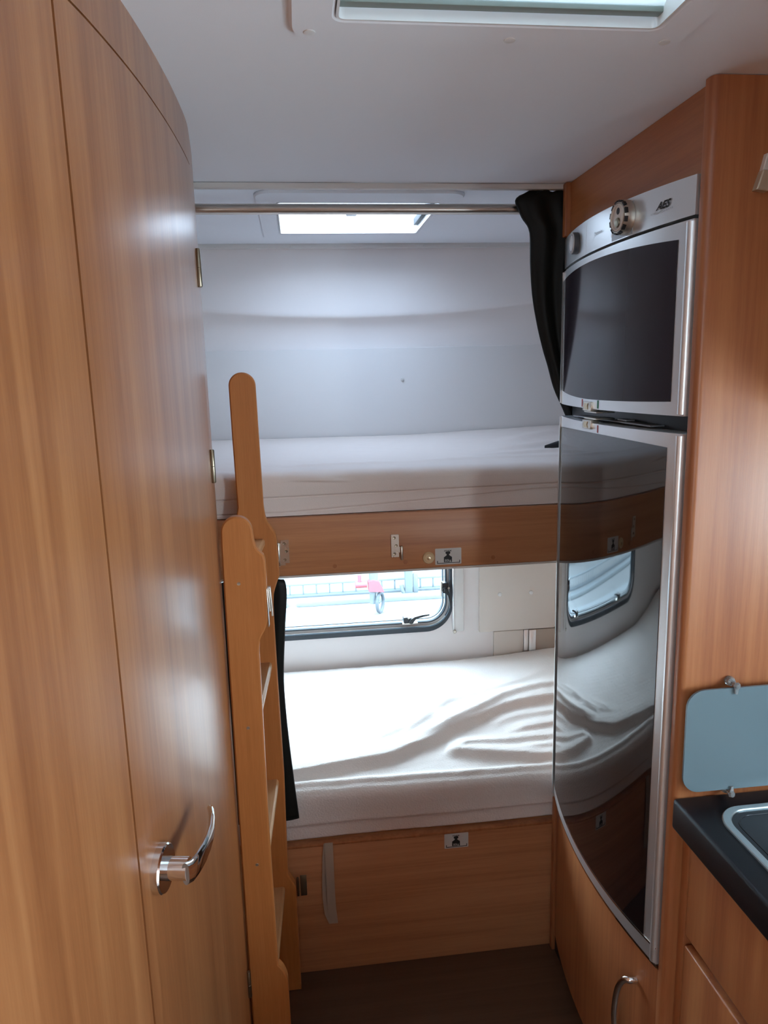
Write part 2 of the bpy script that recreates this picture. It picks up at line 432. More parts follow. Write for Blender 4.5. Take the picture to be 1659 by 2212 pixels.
def latch(cx, cz, rot, flip=1):
    """pivot block with a bent lever, turned about the pane's normal"""
    b = MB(); y = YB - .012
    c, s_ = math.cos(rot), math.sin(rot)
    def R(u, v, w): u *= flip; return (cx + u * c - v * s_, y + w, cz + u * s_ + v * c)
    b.plate([rrect(-.020, .0, -.009, .012, .004, 3)], R, -.006, .022)
    b.plate([circ(.006, .0, .011, 18)], R, -.012, .010)
    b.plate([[(-.003, -.004), (.010, -.006), (.022, .008), (.050, .0145), (.070, .017), (.071, .0215), (.046, .021), (.018, .016), (.004, .008)]], R, -.020, -.011)
    l = b.build('latch', M['darkplastic'], win, ang=35)
    q = MB(); q.plate([rrect(-.024, .030, -.0135, -.0105, .0008, 2)], R, -.004, .014)
    q.plate([circ(-.003, .012, .0035, 10)], R, -.0135, -.012)
    q.build('latch_plate', M['steel'], l)
latch(.353, .690, 0.03); latch(-.22, .690, .03); latch(.482, .800, -PI / 2 - .03)
# blind guide rail beside the window
br = thing('blind_guide_rail', (.535, YB, .636), 'white upright blind guide rail right of the lower bunk window', 'rail')
MB().box(.514, .549, 2.383, 2.3985, .637, 1.07, .003).build('profile', M['white'], br)
MB().box(.510, .5155, 2.379, 2.3985, .640, 1.07, .0015).build('edge_strip', M['white'], br)
MB().lathe([(.006, 0), (.006, .008), (.004, .010)], (.514, 2.380, .641), (0, -1, 0), 14).build('end_stop', M['knobmetal'], br)
# cover board with two caps
cp = thing('cover_panel', (.745, YB, .628), 'cream square cover board with two round caps right of the lower bunk window', 'panel')
MB().box(.606, .883, 2.380, 2.3985, .629, 1.07, .003).build('board', M['cream'], cp)
for x in (.679, .793): MB().lathe([(.0075, 0), (.0070, .004), (.003, .0058)], (x, 2.380, .767), (0, -1, 0), 18).build('screw_cap', M['white'], cp)
# low box with an aluminium corner, behind the lower mattress
lb = thing('service_box', (.9, YB, .40), 'brown boxed-in duct with aluminium corner strip below the cream cover board', 'box')
MB().box(.788, 1.195, 2.378, 2.3985, .40, .627, .002).build('box_body', M['taupe'], lb)
MB().box(.770, .7875, 2.382, 2.3985, .40, .627, .002).box(.7876, .812, 2.3745, 2.3775, .40, .627, .001).build('corner_strip', M['silver'], lb)
MB().box(.660, .7695, 2.386, 2.3985, .40, .626, .002).build('side_board', M['cream'], lb)

# ------------------------------------------------------------------ roof lights
def roof_light(name, hole, outer, depth, latch_xy=None):
    r = MB().plate([outer, hole], lambda u, v, w: (u, v, CEIL + w), -.0006, -.007, .0035).build(name, M['ceiling'], ang=40)
    struct(r)
    MB().plate([inset(hole, .0012), inset(hole, .0042)], lambda u, v, w: (u, v, CEIL + w), -.0068, depth).build('well', M['white'], r, ang=40)
    MB().plate([inset(hole, -.03)], lambda u, v, w: (u, v, CEIL + depth + w), .002, .006).build('pane', M['tinted_pane'], r, smooth=False)
    return r
w2 = roof_light('window_2', H1, rrect(-.078, .408, 1.700, 2.262, .045), .075)
lt = MB(); lt.box(.137, .150, 1.997, 2.007, 1.962, 1.975, .002).box(.176, .189, 1.997, 2.007, 1.962, 1.975, .002).box(.148, .178, 1.994, 2.010, 1.957, 1.980, .004)
lt.build('latch', M['silver'], w2)
MB().box(-.027, .362, 1.985, 2.020, 1.981, 1.985, .001).build('cross_bar', M['white'], w2)
MB().box(.350, .3625, 1.82, 2.13, 1.958, 1.976, .001).build('side_seal', M['seal'], w2)
w3 = roof_light('window_3', H2, rrect(.010, .502, .42, .972, .04), .075)
bl = MB()
for k in range(17):
    y = .893 - k * .0255
    bl.add([(.066, y, 1.960), (.45, y, 1.960), (.45, y - .01275, 1.970), (.066, y - .01275, 1.970), (.066, y - .0255, 1.960), (.45, y - .0255, 1.960)], [(0, 1, 2, 3), (3, 2, 5, 4)])
bl.build('pleated_blind', M['blind'], w3, smooth=False)
MB().box(.0655, .4505, .8935, .9075, 1.9535, 1.9665, .002).build('blind_bar', M['blindbar'], w3)
for x, y in ((.034, .944), (.28, .950), (.478, .944)):
    MB().lathe([(.007, 0), (.007, .001), (.0055, .0016)], (x, y, CEIL - .007), (0, 0, -1), 18).build('screw_cap', M['white'], w3)

# ------------------------------------------------------------------ bunks
def weight_sticker(x0, x1, z0, z1, y, parent, txt):
    st = MB().plate([rrect(x0, x1, z0, z1, .002, 4)], XZ(y), 0, -.0006).build('weight_limit_sticker', M['sticker'], parent, smooth=False)
    cx = (x0 + x1) / 2 - .001; W = x1 - x0; Hh = z1 - z0
    q = MB(); f = XZ(y)
    zt = z0 + Hh * .14
    k = Hh / .040
    shp = [(-.0098, .0), (.0098, .0), (.0098, .0125), (.0035, .0168), (.0028, .0195), (.0058, .0215), (.0058, .0245), (.0046, .0262), (-.0046, .0262), (-.0058, .0245), (-.0058, .0215), (-.0028, .0195), (-.0035, .0168), (-.0098, .0125)]
    q.plate([[(cx + a * k, zt + b * k) for a, b in shp]], f, -.0006, -.0010)
    q.plate([rrect(x0 + .0045, x1 - .0035, z0 + .0030, z0 + .0045, 0)], f, -.0006, -.0010)
    q.plate([rrect(x0 + .0045, x0 + .0062, z0 + .0030, z0 + .0100, 0)], f, -.0006, -.0010)
    q.plate([rrect(x1 - .0052, x1 - .0035, z0 + .0030, z0 + .0100, 0)], f, -.0006, -.0010)
    q.build('weight_symbol', M['print_black'], st, smooth=False)
    lettering('max', .0085, lambda u, v, w: (cx + u, y - .0009, z1 - .0058 + v), M['print_black'], st, bold=.0001, squeeze=1.25)
    lettering(txt, .0086, lambda u, v, w: (cx + u, y - .0013, zt + .0042 + v), M['sticker'], st, squeeze=.95)
    return st
ub = thing('upper_bunk', (.3, YF, 1.08), 'upper bunk with wood front board, two hinge plates and an 80kg sticker', 'bunk bed')
MB().box(XL + .002, 1.195, YF, YF + .018, 1.083, 1.222, .002).build('front_board', M['board'], ub)
MB().box(XL + .002, 1.195, YF - .0008, YF + .019, 1.0775, 1.0828, .0012).build('edge_trim', M['cream'], ub)
MB().box(XL + .002, 1.195, YF + .0195, 2.375, 1.180, 1.2205).build('platform', M['white'], ub)
def hinge_plate(x0, side):
    p = MB().plate([rrect(x0, x0 + .0185, 1.115, 1.170, .001, 2)], XZ(YF), -.0005, -.003).build('hinge_plate', M['steel'], ub)
    px = x0 - .006 if side < 0 else x0 + .0245
    z0, z1 = (1.108, 1.165) if side < 0 else (1.108, 1.142)
    MB().lathe([(.0022, 0), (.003, .0015), (.003, z1 - z0 - .0015), (.0022, z1 - z0)], (px, YF - .0055, z0), (0, 0, 1), 12).box(min(px, x0 + .009), max(px, x0 + .009), YF - .0035, YF - .0015, z0 + (.002 if side < 0 else .018), z1 - .002).build('hinge_pin', M['steel'], p)
    for k, z in enumerate((1.162, 1.143, 1.123)):
        MB().lathe([(.0036, 0), (.0030, .0008), (.001, .0004)], (x0 + (.0075 if k != 1 else .012), YF - .003, z), (0, -1, 0), 14).build('screw', M['bronze'], p)
hinge_plate(-.0555, -1); hinge_plate(.2035, 1)
kb = MB().lathe([(.0145, 0), (.0145, .003), (.0125, .0055), (.0105, .0050), (.0095, .0062), (.0045, .0066)], (.293, YF, 1.1085), (0, -1, 0), 30).build('wooden_washer', M['palewood'], ub)
MB().lathe([(.0042, 0), (.004, .001), (.002, .0012)], (.293, YF - .0066, 1.1085), (0, -1, 0), 16).build('screw', M['brass'], kb)
for x in (.068, .237, .452): MB().lathe([(.0052, 0), (.0050, .0006)], (x, YF, 1.1005), (0, -1, 0), 18).build('screw_cover', M['veneer_v'], ub)
weight_sticker(.3095, .3735, 1.0895, 1.1295, YF, ub, '80kg')

lbk = thing('lower_bunk', (.3, YF, 0), 'lower bunk box with brown wood front, webbing pull and weight sticker', 'bunk bed')
MB().box(-.34, .617, YF, YF + .018, 0, .366, .002).build('front_panel', M['board'], lbk)
MB().box(-.34, .617, YF - .002, YF + .020, .366, .3735, .002).build('top_edge', M['veneer_v'], lbk)
MB().box(XL + .002, 1.195, YF + .021, 2.375, .33, .372).build('platform', M['board'], lbk)
weight_sticker(.3245, .3880, .3235, .3655, YF, lbk, '80kg')
# webbing pull loop
wp = MB()
def ribbon(pts, x_of, wdt, th=.0014):
    P = []
    for i, (y, z) in enumerate(pts):
        x = x_of[i]; P.append([(x - wdt / 2, y, z), (x + wdt / 2, y, z), (x + wdt / 2, y + th, z), (x - wdt / 2, y + th, z)])
    wp.grid(P, wrap_v=True)
ribbon([(YF - .004, .376), (YF - .008, .36), (YF - .012, .30), (YF - .012, .24), (YF - .013, .19), (YF - .016, .152)], [.0245, .0245, .0245, .0245, .026, .029], .021)
ribbon([(YF - .003, .374), (YF - .004, .34), (YF - .005, .28), (YF - .006, .22), (YF - .009, .175), (YF - .0155, .1515)], [.0215, .0175, .0140, .0125, .0165, .0265], .020)
tag(wp.build('pull_strap', M['webbing'], lbk, ang=60), 'beige webbing loop', None)
# dark hinge half low on the panel, beside the ladder
hp = MB().box(-.052, -.036, YF - .003, YF - .0003, .232, .290, .0008)
hp.lathe([(.0025, 0), (.003, .001), (.003, .05), (.0025, .052)], (-.058, YF - .005, .235), (0, 0, 1), 12)
hp.build('hinge_plate', M['bronze'], lbk)

# --- mattresses
def smooth_poly(pts, n=60):
    p = np.array(pts, float); t = np.linspace(0, len(p) - 1, n); out = []
    for q in t:
        i = min(int(q), len(p) - 2); f = q - i
        p0, p1, p2, p3 = p[max(i - 1, 0)], p[i], p[i + 1], p[min(i + 2, len(p) - 1)]
        out.append(.5 * ((2 * p1) + (-p0 + p2) * f + (2 * p0 - 5 * p1 + 4 * p2 - p3) * f**2 + (-p0 + 3 * p1 - 3 * p2 + p3) * f**3))
    return np.array(out)
def ridge(X, Y, pts, Hh, wf, wb, taper=(.15, .15), wob=0.):
    """one fold: sharp towards the aisle (wf), soft towards the window (wb)"""
    L = smooth_poly(pts); best = np.full(X.shape, 1e9); sd = np.zeros(X.shape); tt = np.zeros(X.shape)
    for i in range(len(L) - 1):
        a, b = L[i], L[i + 1]; d = b - a; ll = max(d @ d, 1e-12)
        t = np.clip(((X - a[0]) * d[0] + (Y - a[1]) * d[1]) / ll, 0, 1)
        dx = X - a[0] - t * d[0]; dy = Y - a[1] - t * d[1]; q = np.hypot(dx, dy)
        s_ = np.sign(d[0] * dy - d[1] * dx) * (1 if L[-1][0] > L[0][0] else -1)
        m_ = q < best; best = np.where(m_, q, best); sd = np.where(m_, s_, sd); tt = np.where(m_, (i + t) / (len(L) - 1), tt)
    w = np.where(sd >= 0, wb, wf)
    amp = Hh * np.clip(tt / max(taper[0], 1e-3), 0, 1) ** .8 * np.clip((1 - tt) / max(taper[1], 1e-3), 0, 1) ** .8
    return amp * np.exp(-(best / w) ** 2)
def soft_noise(X, Y, seed, sc, amp):
    rg = np.random.default_rng(seed); out = np.zeros(X.shape)
    for k in range(10):
        a = rg.uniform(0, 2 * PI); f = sc * rg.uniform(.5, 2.2); out += np.sin((X * math.cos(a) + Y * math.sin(a)) * f + rg.uniform(0, 6.3)) / 10
    return out * amp
def mattress(name, x0, x1, y0, y1, zb, top, side, nx, ny, mat, nside=14):
    """top(X, Y) heights, side(X, k) forward offset of the front side rows"""
    xs = np.linspace(x0, x1, nx); rr = .022
    rows = []
    zt = top(xs, np.full(nx, y0 + rr))
    for k in range(nside):
        f = k / nside; z = zb + (zt - rr - zb) * f
        rows.append(np.stack([xs, y0 + side(xs, z, zt), z], 1))
    for k in range(5):
        a = k / 5 * PI / 2
        rows.append(np.stack([xs, y0 + rr - rr * math.cos(a) + side(xs, zt - rr, zt) * (1 - k / 5), zt - rr + rr * math.sin(a)], 1))
    ys = y0 + rr + (y1 - y0 - rr) * np.linspace(0, 1, ny) ** 1.15
    for y in ys: rows.append(np.stack([xs, np.full(nx, y), top(xs, np.full(nx, y))], 1))
    rows.append(np.stack([xs, np.full(nx, y1 + .001), np.full(nx, zb)], 1))
    mb = MB(); P = [[tuple(map(float, p)) for p in r] for r in rows]
    mb.grid(P, wrap_u=True)
    n = nx
    mb.f.append(tuple(i * n for i in range(len(P)))); mb.f.append(tuple(i * n + n - 1 for i in reversed(range(len(P)))))
    return mb
R_low = [
    ([(-.30, 1.705), (-.18, 1.715), (-.052, 1.729), (.081, 1.756), (.189, 1.775), (.263, 1.811), (.336, 1.849), (.414, 1.9), (.507, 1.952), (.605, 2.001), (.751, 2.026), (.95, 2.02)], .024, .017, .100, (.06, .1)),
    ([(.356, 1.795), (.435, 1.768), (.529, 1.747), (.642, 1.724), (.78, 1.70)], .020, .017, .050, (.12, .2)),
    ([(.40, 1.806), (.435, 1.812), (.524, 1.818), (.677, 1.823), (.82, 1.815)], .010, .013, .035, (.2, .2)),
    ([(.30, 1.86), (.36, 1.885), (.419, 1.925), (.516, 1.986), (.621, 2.055), (.775, 2.094), (.95, 2.10)], .013, .015, .045, (.25, .1)),
    ([(.10, 1.84), (.169, 1.867), (.25, 1.915), (.349, 1.979), (.427, 2.063), (.579, 2.115), (.824, 2.23)], .008, .018, .05, (.3, .1)),
    ([(.18, 1.885), (.217, 1.922), (.25, 1.97), (.287, 2.037)], .006, .015, .03, (.3, .3)),
    ([(.28, 1.90), (.335, 1.955), (.385, 2.03), (.46, 2.10), (.60, 2.165)], .006, .014, .03, (.3, .2)),
    ([(.25, 1.88), (.30, 1.92), (.36, 1.955), (.43, 1.99)], .007, .014, .03, (.3, .3)),
    ([(.58, 1.765), (.66, 1.775), (.80, 1.78)], .008, .012, .03, (.3, .2)),
    ([(.55, 1.86), (.66, 1.885), (.80, 1.895)], .009, .012, .035, (.3, .2)),
    ([(.52, 1.905), (.62, 1.945), (.78, 1.955)], .008, .014, .03, (.3, .2)),
    ([(-.42, 1.80), (-.50, 1.95), (-.62, 2.10)], .012, .02, .04, (.3, .3)),
    ([(-.62, 1.74), (-.55, 1.85), (-.50, 2.05)], .012, .02, .04, (.3, .3)),
    ([(-.85, 1.72), (-.70, 1.76), (-.50, 1.74), (-.32, 1.71)], .022, .03, .07, (.2, .15)),
]
def top_low(X, Y):
    z = .512 + .022 * np.clip((Y - 1.66) / .7, 0, 1) - .012 * np.clip(X / .6, 0, 1) * np.clip((1.9 - Y) / .25, 0, 1)
    z = z + .028 * np.exp(-((X - 1.0) / .28) ** 2) * np.clip((Y - 1.9) / .4, 0, 1) + .10 * np.clip((-.45 - X) / .4, 0, 1) ** 1.5
    for pts, Hh, wf, wb_, tp in R_low: z = z + ridge(X, Y, pts, Hh, wf, wb_, tp)
    edge = .010 * np.exp(-((Y - 1.688) / .014) ** 2)
    return z + edge + soft_noise(X, Y, 3, 45, .0018) + soft_noise(X, Y, 9, 130, .0010)
def side_low(X, z, zt):
    f = (z - .376) / (zt - .376)
    line = .30 + .02 * np.sin(X * 3); line2 = .58 + .05 * np.sin(X * 4 + 1)
    st = 1 / (1 + np.exp(-(f - line) / .012)); st2 = 1 / (1 + np.exp(-(f - line2) / .05))
    return .012 - .010 * st - .004 * st2 + .002 * np.sin(X * 11 + f * 3) + .004 * (1 - st) * (1 - f)
mb = mattress('m', XL + .01, 1.19, YF + .006, 2.372, .376, top_low, side_low, 330, 150, None, nside=30)
lm = mb.build('mattress', M['sheet'], ang=180, base=(.1, 2.0, .376))
tag(lm, 'lower bunk mattress under a rumpled white fitted sheet, beside the window', 'mattress')
R_up = [
    ([(.20, 1.74), (.35, 1.755), (.50, 1.765), (.62, 1.76), (.8, 1.75)], .005, .010, .03, (.3, .2)),
    ([(.42, 1.80), (.55, 1.82), (.70, 1.86), (.85, 1.86)], .007, .012, .03, (.3, .2)),
    ([(.48, 1.90), (.60, 1.93), (.74, 1.99), (.9, 2.0)], .009, .015, .04, (.3, .2)),
    ([(.60, 2.05), (.70, 2.12), (.82, 2.2)], .010, .02, .05, (.3, .2)),
    ([(-.05, 1.735), (.10, 1.742), (.25, 1.745)], .004, .008, .02, (.3, .3)),
]
def top_up(X, Y):
    z = 1.328 - .006 * X + .018 * np.clip((Y - 1.66) / .6, 0, 1) + .018 * np.clip((X - .35) / .5, 0, 1) * np.clip((Y - 1.9) / .4, 0, 1)
    for pts, Hh, wf, wb_, tp in R_up: z = z + ridge(X, Y, pts, Hh, wf, wb_, tp)
    return z + soft_noise(X, Y, 5, 40, .0012) + soft_noise(X, Y, 8, 120, .0007)
def side_up(X, z, zt):
    l1 = 1.268 + .009 * (X + .1); l2 = 1.232 + .030 * np.clip((X + .05) / .6, 0, 1) ** 1.2
    s1 = 1 / (1 + np.exp(-(z - l1) / .0012)); s2 = 1 / (1 + np.exp(-(z - l2) / .0012))
    d = .010 - .006 * s1 - .0035 * s2
    for x0, z0, x1, z1 in ((-.12, 1.330, .06, 1.305), (.02, 1.330, .33, 1.312), (.30, 1.322, .60, 1.318), (-.05, 1.312, .12, 1.302)):
        t = (X - x0) / (x1 - x0); zz = z0 + (z1 - z0) * t
        d = d - .0075 * np.exp(-((z - zz) / .0030) ** 2) * np.clip(t * 4, 0, 1) * np.clip((1 - t) * 2, 0, 1)
    d = d + .0045 * np.exp(-((z - l1) / .0016) ** 2) + .0035 * np.exp(-((z - l2) / .0016) ** 2) * np.clip(1.15 - (X + .1) / .75, 0, 1)
    d = d - .0045 * np.sin(np.clip((z - l1) / .06, 0, 1) * PI)
    return d + .0012 * np.sin(X * 9 + z * 20)
mb = mattress('m', XL + .01, 1.19, YF + .007, 2.374, 1.2232, top_up, side_up, 300, 110, None, nside=84)
um = mb.build('mattress', M['sheet_smooth'], ang=180, base=(.1, 2.0, 1.2232))
tag(um, 'upper bunk mattress in a smooth pale fitted sheet, below the roof window', 'mattress')
# small black strap end lying on the upper mattress, by the refrigerator
sp = MB(); P = []
for i in range(13):
    t = i / 12; x = .668 + t * .16; y = 1.905 + .03 * t; w = .001 + .030 * min(1, t * 1.7) ** .8
    z = float(top_up(np.array([x]), np.array([y]))[0])
    hgt = .006 + .020 * math.sin(min(1, t * 1.3) * PI / 2)
    ring = [(x, y + w * math.cos(a), z + .003 + max(0, hgt * math.sin(a))) for a in [PI * k / 8 for k in range(9)]] + [(x, y - w * .6, z + .002), (x, y + w * .6, z + .002)]
    P.append(ring)
sp.grid(P, wrap_v=True); n = len(P[0]); sp.f += [tuple(range(n)), tuple(range(n * 12, n * 13))]
tag(sp.build('strap_end', M['darkplastic'], base=(.74, 1.91, 1.33)), 'small pointed black strap end lying on the upper mattress by the refrigerator', 'strap')

# ------------------------------------------------------------------ ladder (swung aside against the bathroom wall)
ld = thing('bunk_ladder', (-.11, 1.46, 0), 'orange-brown beech bunk ladder folded against the bathroom door wall', 'ladder')
def arc(cx, cz, r, a0, a1, n=12): return [(cx + r * math.cos(math.radians(a0 + (a1 - a0) * k / n)), cz + r * math.sin(math.radians(a0 + (a1 - a0) * k / n))) for k in range(n + 1)]
def spline(p, n=8):
    L = smooth_poly(p, (len(p) - 1) * n + 1); return [tuple(map(float, q)) for q in L]
# far rail: tall, outline in (x, z)
far_r = [(-.158, 0), (-.062, 0), (-.062, .296)] + spline([(-.063, .300), (-.072, .318), (-.0795, .334)], 4) + \
    [(-.0755, .60), (-.0780, .84), (-.0785, 1.00)] + spline([(-.0785, 1.025), (-.0755, 1.056), (-.067, 1.083), (-.0605, 1.098)], 5) + \
    [(-.0612, 1.140), (-.0630, 1.186)] + spline([(-.0645, 1.196), (-.074, 1.212), (-.084, 1.232), (-.0878, 1.262)], 5) + [(-.0885, 1.35)] + \
    arc(-.1185, 1.5265, .0285, 2, 178, 18) + [(-.1465, 1.42), (-.1445, 1.26), (-.1500, 1.23), (-.1560, 1.20), (-.1560, .30)]
near_r = [(-.157, 0), (-.078, 0), (-.0785, .290)] + spline([(-.080, .300), (-.087, .318), (-.0965, .332)], 4) + \
    [(-.0985, .58), (-.0985, .70), (-.0965, 1.00), (-.0965, 1.010)] + spline([(-.0968, 1.022), (-.0935, 1.050), (-.082, 1.072), (-.0758, 1.092)], 5) + \
    [(-.0750, 1.170), (-.0755, 1.206)] + spline([(-.0780, 1.216), (-.089, 1.228), (-.094, 1.245), (-.0955, 1.262)], 5) + \
    arc(-.1245, 1.2635, .0285, 4, 176, 18) + [(-.1540, 1.235), (-.1550, 1.10), (-.1570, .60)]
YN0, YN1, YQ0, YQ1 = 1.318, 1.338, 1.592, 1.614
MB().plate([far_r], XZ(YQ0), .022, 0, .0028).build('rail', M['beech'], ld, ang=30)
MB().plate([near_r], XZ(YN0), .020, 0, .0028).build('rail', M['beech'], ld, ang=30)
for z in (.298, .590, .888, 1.182):
    rg = MB()
    xa, xb = -.140, -.089
    P = []
    for y, dx, dz in ((YN1 - .0005, -.010, .008), (YQ0 + .0005, .0, -.004)):
        P.append([(xa + dx, y, z - .009 + dz), (xb + dx - .004, y, z - .009 + dz), (xb + dx, y, z - .005 + dz), (xb + dx, y, z + .005 + dz), (xb + dx - .004, y, z + .009 + dz), (xa + dx, y, z + .009 + dz)])
    rg.grid(P, wrap_v=True); rg.f += [tuple(range(6)), tuple(range(6, 12))]
    rg.build('rung', M['beech_y_lit'], ld, ang=30)
for z in (1.164, .872, .572): MB().lathe([(.0036, 0), (.003, .0008), (.0012, .0004)], (-.1265, YN0 + .0002, z), (0, -1, 0), 12).build('screw', M['steel'], ld)
# hook-over hinge leaf on the near rail's edge
hl = MB().box(-.0765, -.0745, YN0 + .001, YN1 - .001, 1.075, 1.150, .0006)
hl.tube([(-.0730, YN0 + .003, 1.150), (-.0715, YN0 + .003, 1.106)], .0019, 10).tube([(-.0700, YN1 - .003, 1.148), (-.0680, YN1 - .003, 1.092)], .0019, 10)
hl.box(-.0765, -.0685, YN0 + .002, YN1 - .001, 1.149, 1.1515, .0006)
hl.build('hinge_leaf', M['steel'], ld)

# ------------------------------------------------------------------ curtain rail and curtains
RY, RZ = 1.690, 1.9063
tag(MB().tube([(-.95, RY, RZ), (1.19, RY, RZ)], .0112, 24, cap=True).build('curtain_rail', M['rail'], base=(.2, RY, RZ)), 'brushed metal curtain tube across the front of the upper bunk', 'curtain rail')
def sleeve(name, zs, left, right, yf, yb, folds, amp, mat, base):
    """closed gathered cloth: front and back sheets meeting at both edges"""
    rows = []; NU = 70
    for z in zs:
        xl, xr = left(z), right(z); row = []
        for i in range(NU):
            t = i / (NU - 1); x = xl + (xr - xl) * t
            f = math.sin(t * folds * 2 * PI + 1.2 * math.sin(z * 5)) * amp * (.4 + .6 * min(1, abs(z - zs[0]) * 12))
            e = min(1, t * 14, (1 - t) * 14) ** .5; ym = (yf(z) + yb(z)) / 2
            row.append((x, ym + (yf(z) - ym) * e + f * e, z + .004 * math.sin(t * folds * 2 * PI * 1.6) * (1 if z == zs[0] else 0)))
        for i in range(NU - 2, 0, -1):
            t = i / (NU - 1); x = xl + (xr - xl) * t
            e = min(1, t * 14, (1 - t) * 14) ** .5; ym = (yf(z) + yb(z)) / 2
            row.append((x, ym + (yb(z) - ym) * e, z))
        rows.append(row)
    mb = MB(); mb.grid(rows, wrap_v=True); n = len(rows[0])
    mb.f += [tuple(range(n)), tuple(range(n * (len(rows) - 1), n * len(rows)))[::-1]]
    return mb.build(name, mat, ang=180, base=base)
def interp(tab): 
    a = sorted(tab); zs_ = [p[0] for p in a]; xs_ = [p[1] for p in a]
    L = smooth_poly(a, 120)
    o_ = np.argsort(L[:, 0])
    return lambda z: float(np.interp(z, L[o_, 0], L[o_, 1]))
lR = interp([(1.937, .535), (1.930, .515), (1.918, .505), (1.900, .512), (1.880, .522), (1.862, .536), (1.84, .541), (1.778, .543), (1.71, .549), (1.647, .561), (1.59, .576), (1.553, .588), (1.50, .604), (1.45, .628), (1.40, .65)])
zs = list(np.linspace(1.936, 1.86, 14)) + list(np.linspace(1.85, 1.42, 46))
ry = lambda z: .76 - .04 * max(0, min(1, (1.9 - z) / .4))
c1 = sleeve('curtain', zs, lR, ry, lambda z: 1.6505 + .006 * min(1, max(0, (1.90 - z) / .1)), lambda z: 1.6780, 4.4, .0042, M['curtain'], (.62, 1.67, 1.42))
tag(c1, 'black curtain gathered back at the right end of the upper bunk rail', 'curtain')
lL = lambda z: -.26
lRr = interp([(1.0765, -.0500), (1.04, -.0475), (.95, -.056), (.84, -.0645), (.75, -.064), (.656, -.0595), (.55, -.0525), (.46, -.0460), (.455, -.0455)])
zs = list(np.linspace(1.0770, .457, 50))
c2 = sleeve('curtain', zs, lL, lRr, lambda z: 1.6312, lambda z: 1.6425, 4.2, .0014, M['curtain'], (-.11, 1.63, .457))
tag(c2, 'narrow black curtain hanging behind the ladder beside the lower bunk', 'curtain')

# ------------------------------------------------------------------ refrigerator cabinet
yA, yB_ = 1.0765, 1.6405
def zt_ctl(u): t = (u - yA) / (yB_ - yA); return 1.8235 + .008 * t + .003 * math.sin(t * PI)
FC = thing('fridge_cabinet', (.9, 1.35, 0), 'tall wood cabinet housing the refrigerator, with a curved lower door', 'cabinet')
def panel_outline(y0, y1, x0, x1, r, side):
    # front edge (x0) rounded
    return [(x0 + r - r * math.cos(a), y0 + r - r * math.sin(a)) for a in np.linspace(0, PI / 2, 7)][::1]
near_o = rrect(.6075, 1.195, 1.050, 1.0745, [.011, .0, .0, .006], 6)
MB().plate([near_o], lambda u, v, w: (u, v, w), 0, CEIL - .001).build('side_panel', M['veneer_v'], FC, ang=30)
MB().box(.66, 1.195, 1.6235, 1.6425, 0, CEIL - .001).box(.608, .66, 1.6235, 1.6425, 1.8345, CEIL - .001, .003).box(.612, .66, 1.6235, 1.6425, 0, .448, .003).build('side_panel', M['veneer_v'], FC, ang=30)
MB().slab(np.linspace(1.0755, 1.6230, 12), lambda u: zt_ctl(u) + .0012, lambda u: CEIL - .001, lambda u, z, w: (.621 + w, u, z), .016).build('top_panel', M['veneer_y'], FC)
MB().box(.66, 1.19, 1.0755, 1.6230, 1.838, 1.850).build('shelf', M['veneer_y'], FC)
us = np.linspace(1.0775, 1.6215, 40)
fd = MB().slab(us, lambda u: .06, lambda u: .447, lambda u, z, w: (fx(u) + .008 + w, u, z), .018).build('door', M['veneer_v'], FC, ang=40)
MB().box(.62, .636, 1.0755, 1.6230, 0, .058, .001).build('plinth', M['dark'], FC)
# bow handle on the lower door
hy = 1.140; hxb = fx(hy) + .008
P = [(hxb + .001, hy - .004, .372), (hxb - .012, hy - .002, .371), (hxb - .020, hy + .006, .366), (hxb - .027, hy + .014, .340), (hxb - .030, hy + .018, .300), (hxb - .030, hy + .018, .260), (hxb - .026, hy + .012, .222), (hxb - .018, hy + .004, .198), (hxb + .001, hy - .004, .190)]
MB().tube(spline(P, 5), .0052, 14, flat=1.3).build('handle', M['chrome'], fd)

FR = thing('refrigerator', (.9, 1.35, .455), 'tall two-door caravan refrigerator with glossy black curved doors and silver trim', 'refrigerator')
MB().box(.640, .659, yA + .002, yB_ - .002, .452, 1.832, .002).box(.659, 1.18, yA + .002, 1.6215, .452, 1.832, .002).build('body', M['darkplastic'], FR)
uf = np.linspace(yA, yB_, 48)
ctl = MB().slab(uf, lambda u: 1.7665, zt_ctl, lambda u, z, w: (fx(u) + .001 + w, u, z), .043).build('control_panel', M['silver'], FR, ang=40)
def fpt(off): return lambda u, z, w: (fx(u) - off + w, u, z)
# two darker inlays behind the knobs
MB().slab(np.linspace(1.435, 1.61, 14), lambda u: 1.7685, lambda u: zt_ctl(u) - .002, fpt(-.0006), .0006).build('knob_field', M['silver'], ctl, ang=40)
kf = MB().slab(np.linspace(1.235, 1.308, 10), lambda u: 1.7685, lambda u: zt_ctl(u) - .006, fpt(-.0004), .0006).build('knob_field', M['silver_dark'], ctl, ang=40)
for y0, z0 in ((1.304, 1.789), (1.304, 1.776)):
    MB().slab([y0, y0 + .006], lambda u: z0, lambda u: z0 + .005, fpt(.0000), .0006).build('indicator_mark', M['white'], ctl)
def nrm(y): d = (fx(y + .001) - fx(y - .001)) / .002; return Vector((-1, d, 0)).normalized()
